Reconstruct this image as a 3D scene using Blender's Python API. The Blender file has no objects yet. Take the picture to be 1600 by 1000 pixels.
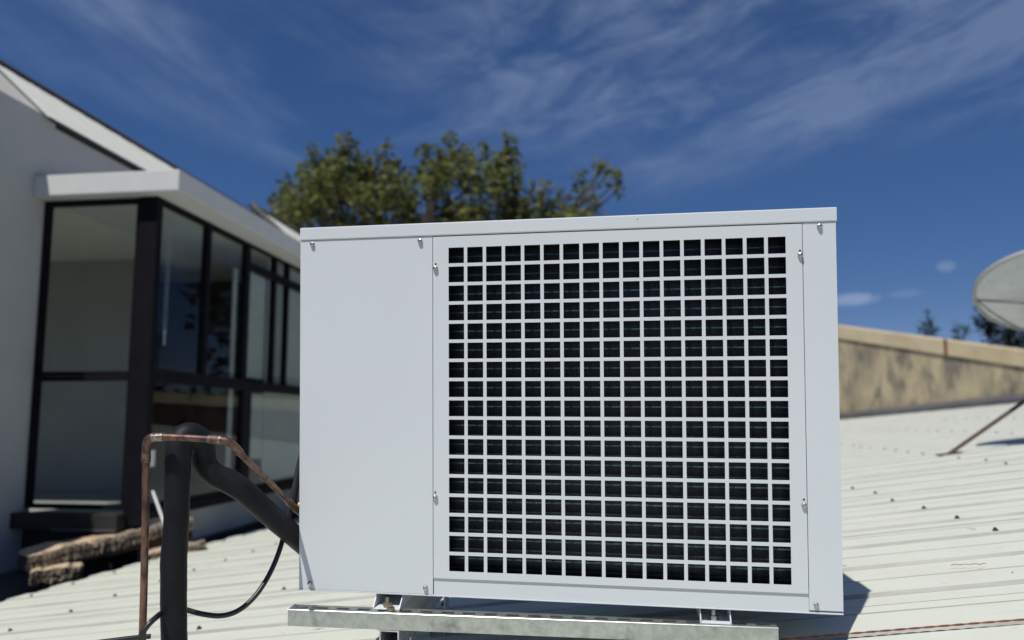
import bpy, bmesh, math, random
from mathutils import Vector as V, Matrix
from mathutils.noise import noise as pnoise
random.seed(7)
R = math.radians
S = bpy.context.scene
COL = S.collection

# ------------------------------------------------------------------ camera
cam_d = bpy.data.cameras.new('camera'); cam = bpy.data.objects.new('camera', cam_d); COL.objects.link(cam)
cam.location = (0, 0, 4.0); cam.rotation_euler = (R(90 + 5.92), 0, 0)
cam_d.lens = 24.98; cam_d.sensor_width = 36; cam_d.shift_y = 45 / 1600
cam_d.clip_start = 0.05; cam_d.clip_end = 3000
cam_d.dof.use_dof = True; cam_d.dof.focus_distance = 1.44; cam_d.dof.aperture_fstop = 2.2
S.camera = cam

# ------------------------------------------------------------------ light and sky
SUN_TRAVEL = V((0.2396, 0.4232, -0.8738)).normalized()
sun_d = bpy.data.lights.new('sun', 'SUN'); sun_d.energy = 4.3; sun_d.angle = R(0.53); sun_d.color = (1.0, 0.955, 0.88)
sun = bpy.data.objects.new('sun', sun_d); COL.objects.link(sun)
sun.rotation_euler = SUN_TRAVEL.to_track_quat('-Z', 'Y').to_euler(); sun.location = (-6, -10, 25)

W = bpy.data.worlds.new('World'); S.world = W; W.use_nodes = True
nt = W.node_tree; nt.nodes.clear(); N = nt.nodes; L = nt.links
def mth(op, a, b=None, c=None, clamp=False):
    n = N.new('ShaderNodeMath'); n.operation = op; n.use_clamp = clamp
    for i, x in enumerate((a, b, c)):
        if x is None: continue
        if isinstance(x, (int, float)): n.inputs[i].default_value = x
        else: L.new(x, n.inputs[i])
    return n.outputs[0]
sky = N.new('ShaderNodeTexSky'); sky.sky_type = 'NISHITA'; sky.sun_disc = False
sky.sun_elevation = R(60.9); sky.sun_rotation = R(-150.5); sky.altitude = 1500; sky.air_density = 1.0; sky.dust_density = 0.15; sky.ozone_density = 7.0
tc = N.new('ShaderNodeTexCoord'); sep = N.new('ShaderNodeSeparateXYZ'); L.new(tc.outputs['Generated'], sep.inputs[0])
X_, Y_, Z_ = sep.outputs
az = mth('ARCTAN2', X_, Y_); el = mth('ARCSINE', Z_)
# cirrus: long soft streaks drawn in azimuth / elevation
comb = N.new('ShaderNodeCombineXYZ'); L.new(az, comb.inputs[0]); L.new(el, comb.inputs[1]); L.new(Z_, comb.inputs[2])
def noise_w(scale, rot, stretch, detail=6, rough=.55, dist=.4, off=0.0):
    mp = N.new('ShaderNodeMapping'); mp.inputs['Rotation'].default_value = (0, 0, rot); mp.inputs['Scale'].default_value = (scale, scale * stretch, 1); mp.inputs['Location'].default_value = (off, off * .7, off)
    mp.vector_type = 'TEXTURE'; mp.inputs['Scale'].default_value = (1 / scale, 1 / (scale * stretch), 1)
    L.new(comb.outputs[0], mp.inputs[0])
    t = N.new('ShaderNodeTexNoise'); t.inputs['Scale'].default_value = 1; t.inputs['Detail'].default_value = detail; t.inputs['Roughness'].default_value = rough; t.inputs['Distortion'].default_value = dist
    L.new(mp.outputs[0], t.inputs['Vector']); return t.outputs['Fac']
def smooth(v, lo, hi):
    n = N.new('ShaderNodeMapRange'); n.interpolation_type = 'SMOOTHSTEP'; n.inputs['From Min'].default_value = lo; n.inputs['From Max'].default_value = hi
    L.new(v, n.inputs['Value']); return n.outputs[0]
def band(a0, e0, a1, e1, w, fade0, fade1):
    k = (e1 - e0) / (a1 - a0); ln = mth('ADD', mth('MULTIPLY', mth('SUBTRACT', az, a0), k), e0)
    wob = mth('MULTIPLY', mth('SUBTRACT', nA, .5), w * 1.1)
    d = mth('ABSOLUTE', mth('SUBTRACT', mth('SUBTRACT', el, ln), wob))
    m = mth('SUBTRACT', 1.0, smooth(d, 0.0, w))
    return mth('MULTIPLY', m, mth('MULTIPLY', smooth(az, a0 - fade0, a0 + fade0), mth('SUBTRACT', 1.0, smooth(az, a1 - fade1, a1 + fade1))))
nA = noise_w(3.0, 0.2, 1.5, 5, .5, .6, 3.1)
nL = noise_w(2.4, -0.36, 4.2, 9, .62, .35, 1.7)
nR = noise_w(2.4, 0.26, 4.2, 9, .62, .35, 5.2)
nF = noise_w(14.0, 0.1, 1.6, 6, .62, .8, 9.4)
nS = noise_w(5.0, 0.18, 3.2, 9, .66, .6, 2.3)
left = mth('MULTIPLY', mth('ADD', band(-.95, .66, -.28, .385, .062, .1, .12), mth('MULTIPLY', band(-.75, .44, -.2, .36, .05, .15, .1), .5)), smooth(nL, .34, .66))
right = mth('MULTIPLY', mth('ADD', band(.12, .31, .95, .50, .055, .12, .2), mth('MULTIPLY', band(.05, .40, .9, .57, .13, .2, .2), .35)), smooth(nR, .36, .74))
veil = mth('MULTIPLY', smooth(nL, .38, .74), mth('MULTIPLY', smooth(el, .36, .54), .5))
veil2 = mth('MULTIPLY', mth('MULTIPLY', smooth(nS, .34, .70), smooth(az, -.35, .12)), mth('MULTIPLY', smooth(el, .30, .44), 1.0))
def puff(a0, e0, ra, re):
    q = mth('ADD', mth('POWER', mth('DIVIDE', mth('SUBTRACT', az, a0), ra), 2.0), mth('POWER', mth('DIVIDE', mth('SUBTRACT', el, e0), re), 2.0))
    q = mth('ADD', q, mth('MULTIPLY', mth('SUBTRACT', nF, .5), 2.4))
    return mth('SUBTRACT', 1.0, smooth(q, .1, 1.1))
puffs = mth('ADD', puff(.455, .156, .036, .010), mth('ADD', mth('MULTIPLY', puff(.556, .187, .014, .008), .5), mth('MULTIPLY', puff(.51, .158, .03, .006), .3)))
puffs = mth('ADD', puffs, mth('MULTIPLY', puff(-1.4, .2, .2, .03), .8))
cov = mth('ADD', mth('ADD', left, right), mth('ADD', veil, veil2))
cov = mth('MULTIPLY', cov, mth('ADD', .05, mth('MULTIPLY', nS, 1.6)))
cov = mth('MULTIPLY', mth('MINIMUM', cov, 1.0), .29)
cov = mth('MAXIMUM', cov, mth('MULTIPLY', puffs, .55), clamp=True)
hs = N.new('ShaderNodeHueSaturation'); hs.inputs['Saturation'].default_value = 1.15; hs.inputs['Value'].default_value = .92; L.new(sky.outputs[0], hs.inputs['Color'])
mx = N.new('ShaderNodeMix'); mx.data_type = 'RGBA'; L.new(cov, mx.inputs['Factor']); 
tint = N.new('ShaderNodeVectorMath'); tint.operation = 'MULTIPLY'; tint.inputs[1].default_value = (1.0, .83, .875); L.new(hs.outputs[0], tint.inputs[0])
sc_ = N.new('ShaderNodeVectorMath'); sc_.operation = 'SCALE'; L.new(tint.outputs[0], sc_.inputs[0])
L.new(mth('ADD', .80, mth('MULTIPLY', smooth(el, .10, .45), .20)), sc_.inputs['Scale'])
L.new(sc_.outputs[0], mx.inputs['A']); mx.inputs['B'].default_value = (3.7, 4.6, 6.2, 1)
bg = N.new('ShaderNodeBackground'); bg.inputs['Strength'].default_value = 0.082; L.new(mx.outputs['Result'], bg.inputs[0])
wo = N.new('ShaderNodeOutputWorld'); L.new(bg.outputs[0], wo.inputs[0])

S.view_settings.view_transform = 'Standard'; S.view_settings.look = 'None'; S.view_settings.gamma = 1
S.view_settings.use_curve_mapping = False; S.view_settings.exposure = 0.17
S.render.engine = 'CYCLES'
S.cycles.max_bounces = 8; S.cycles.transparent_max_bounces = 16

# ------------------------------------------------------------------ materials
MATS = {}
def mat(name, col, rough=.6, metal=0.0, col2=None, nscale=8.0, lo=.35, hi=.65, bump=0.0, bscale=60.0, spec=.5, stretch=(1, 1, 1), col3=None, n3=30.0, t3=(.6, .7), detail=6, coat=0.0, rvar=0.0):
    if name in MATS: return MATS[name]
    m = bpy.data.materials.new(name); m.use_nodes = True; t = m.node_tree; b = t.nodes['Principled BSDF']
    b.inputs['Roughness'].default_value = rough; b.inputs['Metallic'].default_value = metal; b.inputs['Base Color'].default_value = (*col, 1)
    b.inputs['Specular IOR Level'].default_value = spec; b.inputs['Coat Weight'].default_value = coat
    tcn = t.nodes.new('ShaderNodeTexCoord'); mp = t.nodes.new('ShaderNodeMapping'); mp.inputs['Scale'].default_value = stretch
    t.links.new(tcn.outputs['Object'], mp.inputs[0])
    def noi(sc, d=detail):
        n = t.nodes.new('ShaderNodeTexNoise'); n.inputs['Scale'].default_value = sc; n.inputs['Detail'].default_value = d; n.inputs['Roughness'].default_value = .6
        t.links.new(mp.outputs[0], n.inputs['Vector']); return n.outputs['Fac']
    def ramp(v, a, c):
        r = t.nodes.new('ShaderNodeMapRange'); r.inputs['From Min'].default_value = a; r.inputs['From Max'].default_value = c; t.links.new(v, r.inputs['Value']); return r.outputs[0]
    def mix(f, a, c):
        x = t.nodes.new('ShaderNodeMix'); x.data_type = 'RGBA'; t.links.new(f, x.inputs['Factor'])
        for s_, vv in (('A', a), ('B', c)):
            if isinstance(vv, tuple): x.inputs[s_].default_value = (*vv, 1)
            else: t.links.new(vv, x.inputs[s_])
        return x.outputs['Result']
    cur = col
    if col2 is not None: cur = mix(ramp(noi(nscale), lo, hi), cur, col2)
    if col3 is not None: cur = mix(ramp(noi(n3), *t3), cur, col3)
    if not isinstance(cur, tuple): t.links.new(cur, b.inputs['Base Color'])
    if rvar:
        rr = t.nodes.new('ShaderNodeMapRange'); rr.inputs['To Min'].default_value = max(0, rough - rvar); rr.inputs['To Max'].default_value = min(1, rough + rvar)
        t.links.new(noi(nscale * 2), rr.inputs['Value']); t.links.new(rr.outputs[0], b.inputs['Roughness'])
    if bump:
        bn = t.nodes.new('ShaderNodeBump'); bn.inputs['Strength'].default_value = bump; bn.inputs['Distance'].default_value = .002
        t.links.new(noi(bscale), bn.inputs['Height']); t.links.new(bn.outputs[0], b.inputs['Normal'])
    MATS[name] = m; return m

powder = mat('powder_coat', (.565, .600, .628), .42, 0, (.55, .583, .612), 3.0, bump=.12, bscale=900, col3=(.50, .52, .53), n3=70, t3=(.68, .8), spec=.45)
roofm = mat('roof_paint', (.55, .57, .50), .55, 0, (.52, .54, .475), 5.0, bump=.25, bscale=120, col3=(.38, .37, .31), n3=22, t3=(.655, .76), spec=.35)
roofdirt = roofm
blackfoam = mat('foam_insulation', (.0065, .007, .010), .5, 0, (.012, .0125, .015), 14, bump=.3, bscale=420, col3=(.05, .05, .05), n3=110, t3=(.72, .84), spec=.16, rvar=.08)
copper = mat('copper', (.23, .115, .08), .42, .55, (.09, .055, .044), 30, .36, .60, bump=.35, bscale=300, col3=(.045, .032, .03), n3=60, t3=(.52, .68), stretch=(1, 1, .45), rvar=.15)
copperhot = mat('copper_scorched', (.075, .05, .042), .5, .6, (.20, .13, .10), 120, bump=.6, bscale=420, col3=(.42, .40, .36), n3=150, t3=(.66, .72))
solder = mat('solder', (.42, .39, .34), .35, .9, (.10, .075, .06), 120, bump=.6, bscale=500)
brass = mat('brass', (.5, .34, .14), .35, .9, (.3, .2, .09), 60)
cablem = mat('cable_rubber', (.012, .012, .014), .38, 0, (.02, .02, .022), 30, bump=.1, bscale=200)
galv = mat('galvanised', (.50, .53, .50), .36, .85, (.42, .45, .43), 55, .42, .58, bump=.15, bscale=90, col3=(.22, .24, .23), n3=16, t3=(.56, .75), rvar=.12)
galvbright = mat('galvanised_bright', (.62, .64, .66), .35, .7, (.45, .47, .48), 60, bump=.1, bscale=90)
zinc = mat('zinc_screw', (.55, .55, .53), .28, .95, (.35, .35, .33), 400, bump=.2, bscale=900)
zincyel = mat('zinc_yellow', (.42, .36, .22), .35, .9, (.3, .27, .2), 300)
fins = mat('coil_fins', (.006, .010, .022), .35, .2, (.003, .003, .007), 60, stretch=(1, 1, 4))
finglint = mat('coil_fin_glint', (.09, .21, .27), .3, .3, (.012, .03, .045), 30, stretch=(1, 1, 5))
dark = mat('dark_inside', (.012, .012, .013), .7)
wallm = mat('white_plaster', (.42, .42, .415), .85, 0, (.395, .395, .39), 2.0, bump=.5, bscale=160)
slabm = mat('canopy_plaster', (.52, .53, .535), .85, 0, (.49, .50, .505), 6, bump=.8, bscale=90)
wallgrey = mat('lower_wall_paint', (.34, .36, .34), .8, 0, (.28, .30, .285), 3, bump=.3, bscale=80)
frame = mat('black_aluminium', (.006, .006, .009), .55, 0, (.009, .009, .012), 6, spec=.06)
flash = mat('black_flashing_and_shade', (.005, .005, .006), .7, 0, (.02, .02, .022), 4)
gutterm = mat('gutter_paint', (.055, .058, .062), .55, 0, (.035, .037, .04), 5, bump=.3, bscale=60)
ceilm = mat('ceiling_paint', (.62, .62, .58), .9, 0, (.58, .58, .54), 2)
roomdark = mat('dark_room_wall', (.06, .05, .047), .8, 0, (.035, .033, .034), 2)
roomlight = mat('light_room_wall', (.30, .31, .30), .85, 0, (.26, .27, .26), 2)
floorm = mat('pale_floor', (.34, .35, .33), .5, 0, (.28, .29, .28), 3)
blindm = mat('roller_blind', (.50, .52, .51), .9, 0, (.46, .48, .47), 5)
houseroof = mat('house_roof_paint', (.72, .72, .64), .5, 0, (.66, .66, .58), 4, bump=.2, bscale=60)
fasciam = mat('weathered_fascia', (.13, .115, .10), .8, 0, (.09, .08, .075), 6)
parapet = mat('stained_plaster', (.42, .355, .235), .92, 0, (.22, .19, .14), 1.6, .42, .62, bump=.6, bscale=25, stretch=(1, 1, .45), col3=(.14, .13, .11), n3=4.2, t3=(.48, .66), detail=10)
coping = mat('coping_plaster', (.50, .43, .30), .92, 0, (.40, .33, .21), 1.5, bump=.5, bscale=25, col3=(.22, .17, .11), n3=6, t3=(.62, .75))
rust = mat('rust_stain', (.20, .075, .035), .9, 0, (.10, .045, .03), 6)
dishm = mat('dish_paint', (.56, .585, .60), .6, 0, (.50, .52, .535), 14, bump=.2, bscale=150, col3=(.26, .27, .26), n3=26, t3=(.6, .75))
rustpole = mat('brown_primer_steel', (.085, .042, .034), .6, .2, (.05, .03, .025), 20, bump=.4, bscale=120)
fibre = mat('brown_fibreboard', (.34, .275, .205), .95, 0, (.17, .135, .10), 60, .4, .6, bump=1.0, bscale=90, col3=(.04, .03, .024), n3=34, t3=(.54, .66), stretch=(1, 1, .22))
fibrecore = mat('dark_fibre_core', (.07, .05, .035), .95, 0, (.04, .03, .022), 30)
fibretop = mat('pale_fibre_top', (.50, .40, .29), .95, 0, (.33, .235, .15), 14, bump=1.0, bscale=60)
redwire = mat('enamelled_wire', (.24, .10, .055), .5, .3, (.16, .05, .03), 60)
rubber = mat('roof_screw_rubber', (.02, .02, .02), .7)
pvc = mat('white_pvc', (.55, .56, .58), .5)
barkm = mat('bark', (.10, .08, .06), .9, 0, (.05, .04, .03), 12, bump=1, bscale=40)
groundm = mat('dry_grass_ground', (.09, .10, .045), .95, 0, (.16, .13, .08), .25, bump=.5, bscale=3, col3=(.05, .07, .03), n3=.8, t3=(.5, .7))
plaster2 = mat('lower_house_wall', (.42, .40, .36), .9, 0, (.36, .34, .31), 2)

def leafmat(name, c1, c2, c3):
    m = bpy.data.materials.new(name); m.use_nodes = True; t = m.node_tree; b = t.nodes['Principled BSDF']
    b.inputs['Roughness'].default_value = .5
    g = t.nodes.new('ShaderNodeNewGeometry'); cr = t.nodes.new('ShaderNodeValToRGB')
    cr.color_ramp.elements[0].color = (*c1, 1); cr.color_ramp.elements[1].color = (*c3, 1); e = cr.color_ramp.elements.new(.6); e.color = (*c2, 1)
    t.links.new(g.outputs['Random Per Island'], cr.inputs[0]); t.links.new(cr.outputs[0], b.inputs['Base Color'])
    tr = t.nodes.new('ShaderNodeBsdfTranslucent'); mxs = t.nodes.new('ShaderNodeMixShader'); mxs.inputs[0].default_value = .35
    t.links.new(cr.outputs[0], tr.inputs[0]); t.links.new(b.outputs[0], mxs.inputs[1]); t.links.new(tr.outputs[0], mxs.inputs[2])
    t.links.new(mxs.outputs[0], t.nodes['Material Output'].inputs[0]); return m
leafA = leafmat('olive_leaves', (.065, .088, .036), (.13, .155, .048), (.26, .25, .075))
leafB = leafmat('dark_needles', (.016, .024, .014), (.03, .042, .02), (.05, .06, .03))

gl = bpy.data.materials.new('window_glass'); gl.use_nodes = True; t = gl.node_tree; t.nodes.clear()
o_ = t.nodes.new('ShaderNodeOutputMaterial'); tr = t.nodes.new('ShaderNodeBsdfTransparent'); tr.inputs[0].default_value = (.86, .885, .875, 1)
gs = t.nodes.new('ShaderNodeBsdfGlossy'); gs.inputs['Roughness'].default_value = .015; gs.inputs[0].default_value = (.9, .95, 1, 1)
lwt = t.nodes.new('ShaderNodeLayerWeight'); lwt.inputs[0].default_value = .5
pw = t.nodes.new('ShaderNodeMath'); pw.operation = 'POWER'; pw.inputs[1].default_value = 4.5; t.links.new(lwt.outputs['Facing'], pw.inputs[0])
fr = t.nodes.new('ShaderNodeMath'); fr.operation = 'MULTIPLY_ADD'; fr.inputs[1].default_value = .42; fr.inputs[2].default_value = .016; t.links.new(pw.outputs[0], fr.inputs[0]); mxs = t.nodes.new('ShaderNodeMixShader')
t.links.new(fr.outputs[0], mxs.inputs[0]); t.links.new(tr.outputs[0], mxs.inputs[1]); t.links.new(gs.outputs[0], mxs.inputs[2]); t.links.new(mxs.outputs[0], o_.inputs[0])

# ------------------------------------------------------------------ mesh helpers
class MB:
    def __init__(s): s.v = []; s.f = []; s.smooth = False
    def add(s, vs, fs):
        k = len(s.v); s.v += [V(p) for p in vs]; s.f += [tuple(i + k for i in f) for f in fs]; return s
    def box(s, x0, x1, y0, y1, z0, z1, T=None):
        vs = [V((x, y, z)) for x in (x0, x1) for y in (y0, y1) for z in (z0, z1)]
        if T: vs = [T(*p) for p in vs]
        return s.add(vs, [(0, 1, 3, 2), (4, 6, 7, 5), (0, 4, 5, 1), (2, 3, 7, 6), (0, 2, 6, 4), (1, 5, 7, 3)])
    def prism(s, poly, d0, d1, T):
        n = len(poly); vs = [T(p[0], p[1], d0) for p in poly] + [T(p[0], p[1], d1) for p in poly]
        fs = [tuple(range(n))[::-1], tuple(range(n, 2 * n))] + [(i, (i + 1) % n, n + (i + 1) % n, n + i) for i in range(n)]
        return s.add(vs, fs)
    def tube(s, pts, rad, seg=12, caps=True, sub=6, wob=0.0):
        P = [V(p) for p in pts]; r = rad if isinstance(rad, (list, tuple)) else [rad] * len(P)
        if sub > 1 and len(P) > 2:
            Q = []; q = []
            for i in range(len(P) - 1):
                p0 = P[i - 1] if i else P[0] * 2 - P[1]; p3 = P[i + 2] if i + 2 < len(P) else P[-1] * 2 - P[-2]
                for j in range(sub):
                    u = j / sub
                    Q.append(.5 * ((2 * P[i]) + (P[i + 1] - p0) * u + (2 * p0 - 5 * P[i] + 4 * P[i + 1] - p3) * u * u + (3 * P[i] - p0 - 3 * P[i + 1] + p3) * u ** 3))
                    q.append(r[i] * (1 - u) + r[i + 1] * u)
            Q.append(P[-1]); q.append(r[-1]); P, r = Q, q
        nrm = None; rings = []
        for i, p in enumerate(P):
            tg = (P[min(i + 1, len(P) - 1)] - P[max(i - 1, 0)]).normalized()
            if nrm is None: nrm = tg.orthogonal().normalized()
            nrm = (nrm - tg * nrm.dot(tg)).normalized(); bn = tg.cross(nrm)
            rings.append([p + (nrm * math.cos(a) + bn * math.sin(a)) * r[i] * (1 + wob * pnoise(p * 40 + V((a, 0, 0)))) for a in (2 * math.pi * k / seg for k in range(seg))])
        vs = [x for g in rings for x in g]; fs = []
        for i in range(len(rings) - 1):
            for k in range(seg):
                a, b = i * seg + k, i * seg + (k + 1) % seg; fs.append((a, b, b + seg, a + seg))
        if caps: fs += [tuple(range(seg))[::-1], tuple(range(len(vs) - seg, len(vs)))]
        return s.add(vs, fs)
    def lathe(s, prof, T, seg=24):
        vs = []; fs = []; n = len(prof)
        for k in range(seg):
            a = 2 * math.pi * k / seg; vs += [T(r * math.cos(a), r * math.sin(a), h) for r, h in prof]
        for k in range(seg):
            for i in range(n - 1): fs.append((k * n + i, ((k + 1) % seg) * n + i, ((k + 1) % seg) * n + i + 1, k * n + i + 1))
        return s.add(vs, fs)
    def build(s, name, m, parent=None, bevel=0.0, smooth=False, recalc=True, seg=2):
        me = bpy.data.meshes.new(name); me.from_pydata([tuple(p) for p in s.v], [], s.f); me.update()
        bm = bmesh.new(); bm.from_mesh(me)
        if recalc: bmesh.ops.recalc_face_normals(bm, faces=bm.faces)
        if bevel:
            ed = [e for e in bm.edges if len(e.link_faces) == 2 and e.calc_face_angle(0) > .6]
            bmesh.ops.bevel(bm, geom=ed, offset=bevel, segments=seg, affect='EDGES', profile=.6)
        if smooth:
            for f in bm.faces: f.smooth = True
            for e in bm.edges:
                if len(e.link_faces) == 2 and e.calc_face_angle(0) > .7: e.smooth = False
        bm.to_mesh(me); bm.free()
        me.materials.append(m)
        o = bpy.data.objects.new(name, me); COL.objects.link(o)
        if parent: o.parent = parent
        return o
def tag(o, label=None, cat=None, group=None, kind=None):
    if label: o['label'] = label
    if cat: o['category'] = cat
    if group: o['group'] = group
    if kind: o['kind'] = kind
    return o
def empty(name, mw=None, parent=None):
    o = bpy.data.objects.new(name, None); COL.objects.link(o); o.empty_display_size = .1
    if mw is not None: o.matrix_world = mw
    if parent: o.parent = parent
    return o
def inst(src, parent, mat_local):
    c = src.copy(); COL.objects.link(c); c.parent = parent; c.matrix_local = mat_local; return c

CAMR = Matrix(((1, 0, 0), (0, .10304847, .99467634), (0, -.99467634, .10304847)))   # (right, down, forward) to world
def at(px, py, d):      # point d metres in front of the camera, from a measured direction
    return V((0, 0, 4)) + CAMR @ V(((px - 800) / 1110 * d, (py - 545) / 1110 * d, d))

# ------------------------------------------------------------------ ground
g = MB(); n = 24
for i in range(n + 1):
    for j in range(n + 1):
        x = -1500 + 3000 * i / n; y = -1500 + 3000 * j / n; g.v.append(V((x, y, 0)))
for i in range(n):
    for j in range(n): k = i * (n + 1) + j; g.f.append((k, k + n + 1, k + n + 2, k + 1))
tag(g.build('ground', groundm), kind='structure')

# ------------------------------------------------------------------ the white metal roof the photographer stands on
RO = V((.06118047, -.01128939, 3.54422648))
RU = V((-.9744585, .17927367, -.13524637)).normalized(); RN = V((-.13300101, .02454215, .990812)).normalized()
RV = RN.cross(RU).normalized()
if RV.y < 0: RV = -RV
RM = Matrix((( RU.x, RV.x, RN.x, RO.x), (RU.y, RV.y, RN.y, RO.y), (RU.z, RV.z, RN.z, RO.z), (0, 0, 0, 1)))
def rp(u, v, h=0.0): return RO + RU * u + RV * v + RN * h
roof = empty('metal_roof', RM); tag(roof, 'pale ribbed metal roof falling gently towards the glass bay', kind='structure')
PITCH = .284; CR = .130; FL = .005; HT = .0070; U_E = 3.35; U_T = -7.5
def sheet_mesh():
    prof = []      # (v, h) crest plane h = 0
    for k in range(3):
        c = PITCH * (k + .5)
        prof += [(c - CR / 2 - FL, -HT), (c - CR / 2, 0), (c + CR / 2, 0), (c + CR / 2 + FL, -HT)]
        if k < 2:
            pass
    prof = [(-.004, -HT + .0012)] + prof + [(3 * PITCH - .001, -HT)]
    m = MB(); us = [U_E] + [U_E - .9 * k for k in range(1, 12)] + [U_T]
    rows = []
    for u in us:
        rows.append([V((u, v, h)) for v, h in prof])
    n = len(prof); vs = [p for r in rows for p in r]; k0 = len(vs)
    vs += [p + V((0, 0, -.0012)) for p in vs]
    fs = []
    for i in range(len(us) - 1):
        for j in range(n - 1):
            a = i * n + j; fs.append((a, a + 1, a + n + 1, a + n)); b = a + k0; fs.append((b, b + n, b + n + 1, b + 1))
    for j in range(n - 1):
        fs.append((j, j + k0, j + 1 + k0, j + 1))
    m.add(vs, fs); return m
V0 = 1.887 - PITCH / 2 - 3 * PITCH * 3
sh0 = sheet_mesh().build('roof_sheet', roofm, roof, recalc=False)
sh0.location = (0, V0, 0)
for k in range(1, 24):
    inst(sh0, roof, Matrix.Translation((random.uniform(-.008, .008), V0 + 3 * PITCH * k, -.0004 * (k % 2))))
# fixings: hexagonal head on a rubber washer at the crest centres over each purlin
sc = MB(); sc.lathe([(0, .006), (.011, .006), (.0125, .003), (.013, 0)], lambda x, y, z: V((x, y, z)), 10)
sc.lathe([(0, .014), (.0065, .014), (.0072, .012), (.0072, .006)], lambda x, y, z: V((x, y, z)), 6)
scr = sc.build('roofing_screw', rubber, roof); first = True
for u in (-2.76, -1.81, -.975, -.1, .68, 1.48, 2.47, 3.2, -3.7):
    for k in range(-2, 29):
        v = 1.838 + PITCH * k
        if u > 2 and k > 22: continue
        mtx = Matrix.Translation((u + random.uniform(-.015, .015), v + random.uniform(-.008, .012), 0)) @ Matrix.Scale(.66, 4) @ Matrix.Rotation(random.uniform(0, 1), 4, 'Z') @ Matrix.Rotation(random.uniform(-.1, .1), 4, 'X')
        if first: scr.matrix_local = mtx; first = False
        else: inst(scr, roof, mtx)
# swept dirt, leaf bits and swarf lying on the sheets
deb = MB()
for k in range(420):
    u = random.uniform(-3.2, 3.2); v = random.uniform(.8, 5.5); ph = ((v - 1.887) / PITCH + .5) % 1.0; d = abs(ph - .5) * PITCH
    h = 0 if d < CR / 2 else (-HT if d > CR / 2 + FL else None)
    if h is None: continue
    s_ = random.uniform(.0015, .005) * random.choice((1, 1, 2)); a = random.uniform(0, 6.3); e = random.uniform(1, 3)
    p = V((u, v, h + .0012)); A_ = V((math.cos(a), math.sin(a) * .4, 0)) * s_ * e; B_ = V((-math.sin(a), math.cos(a), 0)) * s_ * .35
    deb.add([p - A_, p + B_, p + A_ + V((0, 0, .0015)), p - B_], [(0, 1, 2, 3)])
o = deb.build('roof_litter', mat('litter', (.16, .13, .09), .9, 0, (.07, .06, .05), 8)); o.matrix_world = RM
tag(o, kind='stuff', label='specks of dry litter scattered over the pale metal roof', cat='litter')
# grime along the folds, with the rib flanks' and edges' shade painted into it
gm = bpy.data.materials.get('roof_paint'); t = gm.node_tree; b = t.nodes['Principled BSDF']
lk = b.inputs['Base Color'].links[0].from_socket
tcn = t.nodes.new('ShaderNodeTexCoord'); sp = t.nodes.new('ShaderNodeSeparateXYZ'); t.links.new(tcn.outputs['Object'], sp.inputs[0])
def tm(op, a, b_=None, c=None):
    n_ = t.nodes.new('ShaderNodeMath'); n_.operation = op
    for i, x in enumerate((a, b_, c)):
        if x is None: continue
        if isinstance(x, (int, float)): n_.inputs[i].default_value = x
        else: t.links.new(x, n_.inputs[i])
    return n_.outputs[0]
def tr_(v, a, c, lo=0.0, hi=1.0):
    n_ = t.nodes.new('ShaderNodeMapRange'); n_.inputs['From Min'].default_value = a; n_.inputs['From Max'].default_value = c; n_.inputs['To Min'].default_value = lo; n_.inputs['To Max'].default_value = hi; t.links.new(v, n_.inputs['Value']); return n_.outputs[0]
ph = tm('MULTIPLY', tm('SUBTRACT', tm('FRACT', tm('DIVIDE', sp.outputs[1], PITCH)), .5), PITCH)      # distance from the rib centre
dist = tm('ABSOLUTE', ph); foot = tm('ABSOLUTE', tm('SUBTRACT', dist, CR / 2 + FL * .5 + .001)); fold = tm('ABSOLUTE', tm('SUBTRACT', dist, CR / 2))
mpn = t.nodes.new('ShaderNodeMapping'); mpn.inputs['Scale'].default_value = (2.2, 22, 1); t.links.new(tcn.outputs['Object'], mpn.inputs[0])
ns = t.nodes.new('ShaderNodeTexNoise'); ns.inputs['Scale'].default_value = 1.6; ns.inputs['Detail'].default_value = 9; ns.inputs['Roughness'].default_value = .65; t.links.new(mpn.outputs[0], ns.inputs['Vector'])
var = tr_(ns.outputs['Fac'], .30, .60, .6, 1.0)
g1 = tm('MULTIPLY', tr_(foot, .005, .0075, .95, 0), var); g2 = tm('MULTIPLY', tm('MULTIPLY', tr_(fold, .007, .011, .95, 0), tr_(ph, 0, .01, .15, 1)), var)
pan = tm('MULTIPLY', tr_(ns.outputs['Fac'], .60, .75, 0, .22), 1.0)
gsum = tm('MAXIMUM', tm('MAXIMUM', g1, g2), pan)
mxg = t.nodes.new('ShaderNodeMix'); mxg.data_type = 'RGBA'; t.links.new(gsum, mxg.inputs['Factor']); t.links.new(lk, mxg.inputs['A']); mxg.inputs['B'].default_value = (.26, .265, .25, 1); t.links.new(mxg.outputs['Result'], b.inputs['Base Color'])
# the walls of the lower house under this roof
lw = MB()
for (u0, v0), (u1, v1) in (((3.2, -1.0), (3.2, 17)), ((-7.4, -1.0), (-7.4, 17)), ((-7.4, -.9), (3.2, -.9))):
    a, b_ = rp(u0, v0, -.12), rp(u1, v1, -.12); nn = (b_ - a).cross(V((0, 0, 1))).normalized() * .1
    vs = [a - nn, b_ - nn, b_ + nn, a + nn]; lo_ = [V((p.x, p.y, 0)) for p in vs]
    lw.add(vs + lo_, [(0, 1, 2, 3), (4, 7, 6, 5), (0, 4, 5, 1), (1, 5, 6, 2), (2, 6, 7, 3), (3, 7, 4, 0)])
tag(lw.build('house_wall', plaster2), kind='structure')

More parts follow.
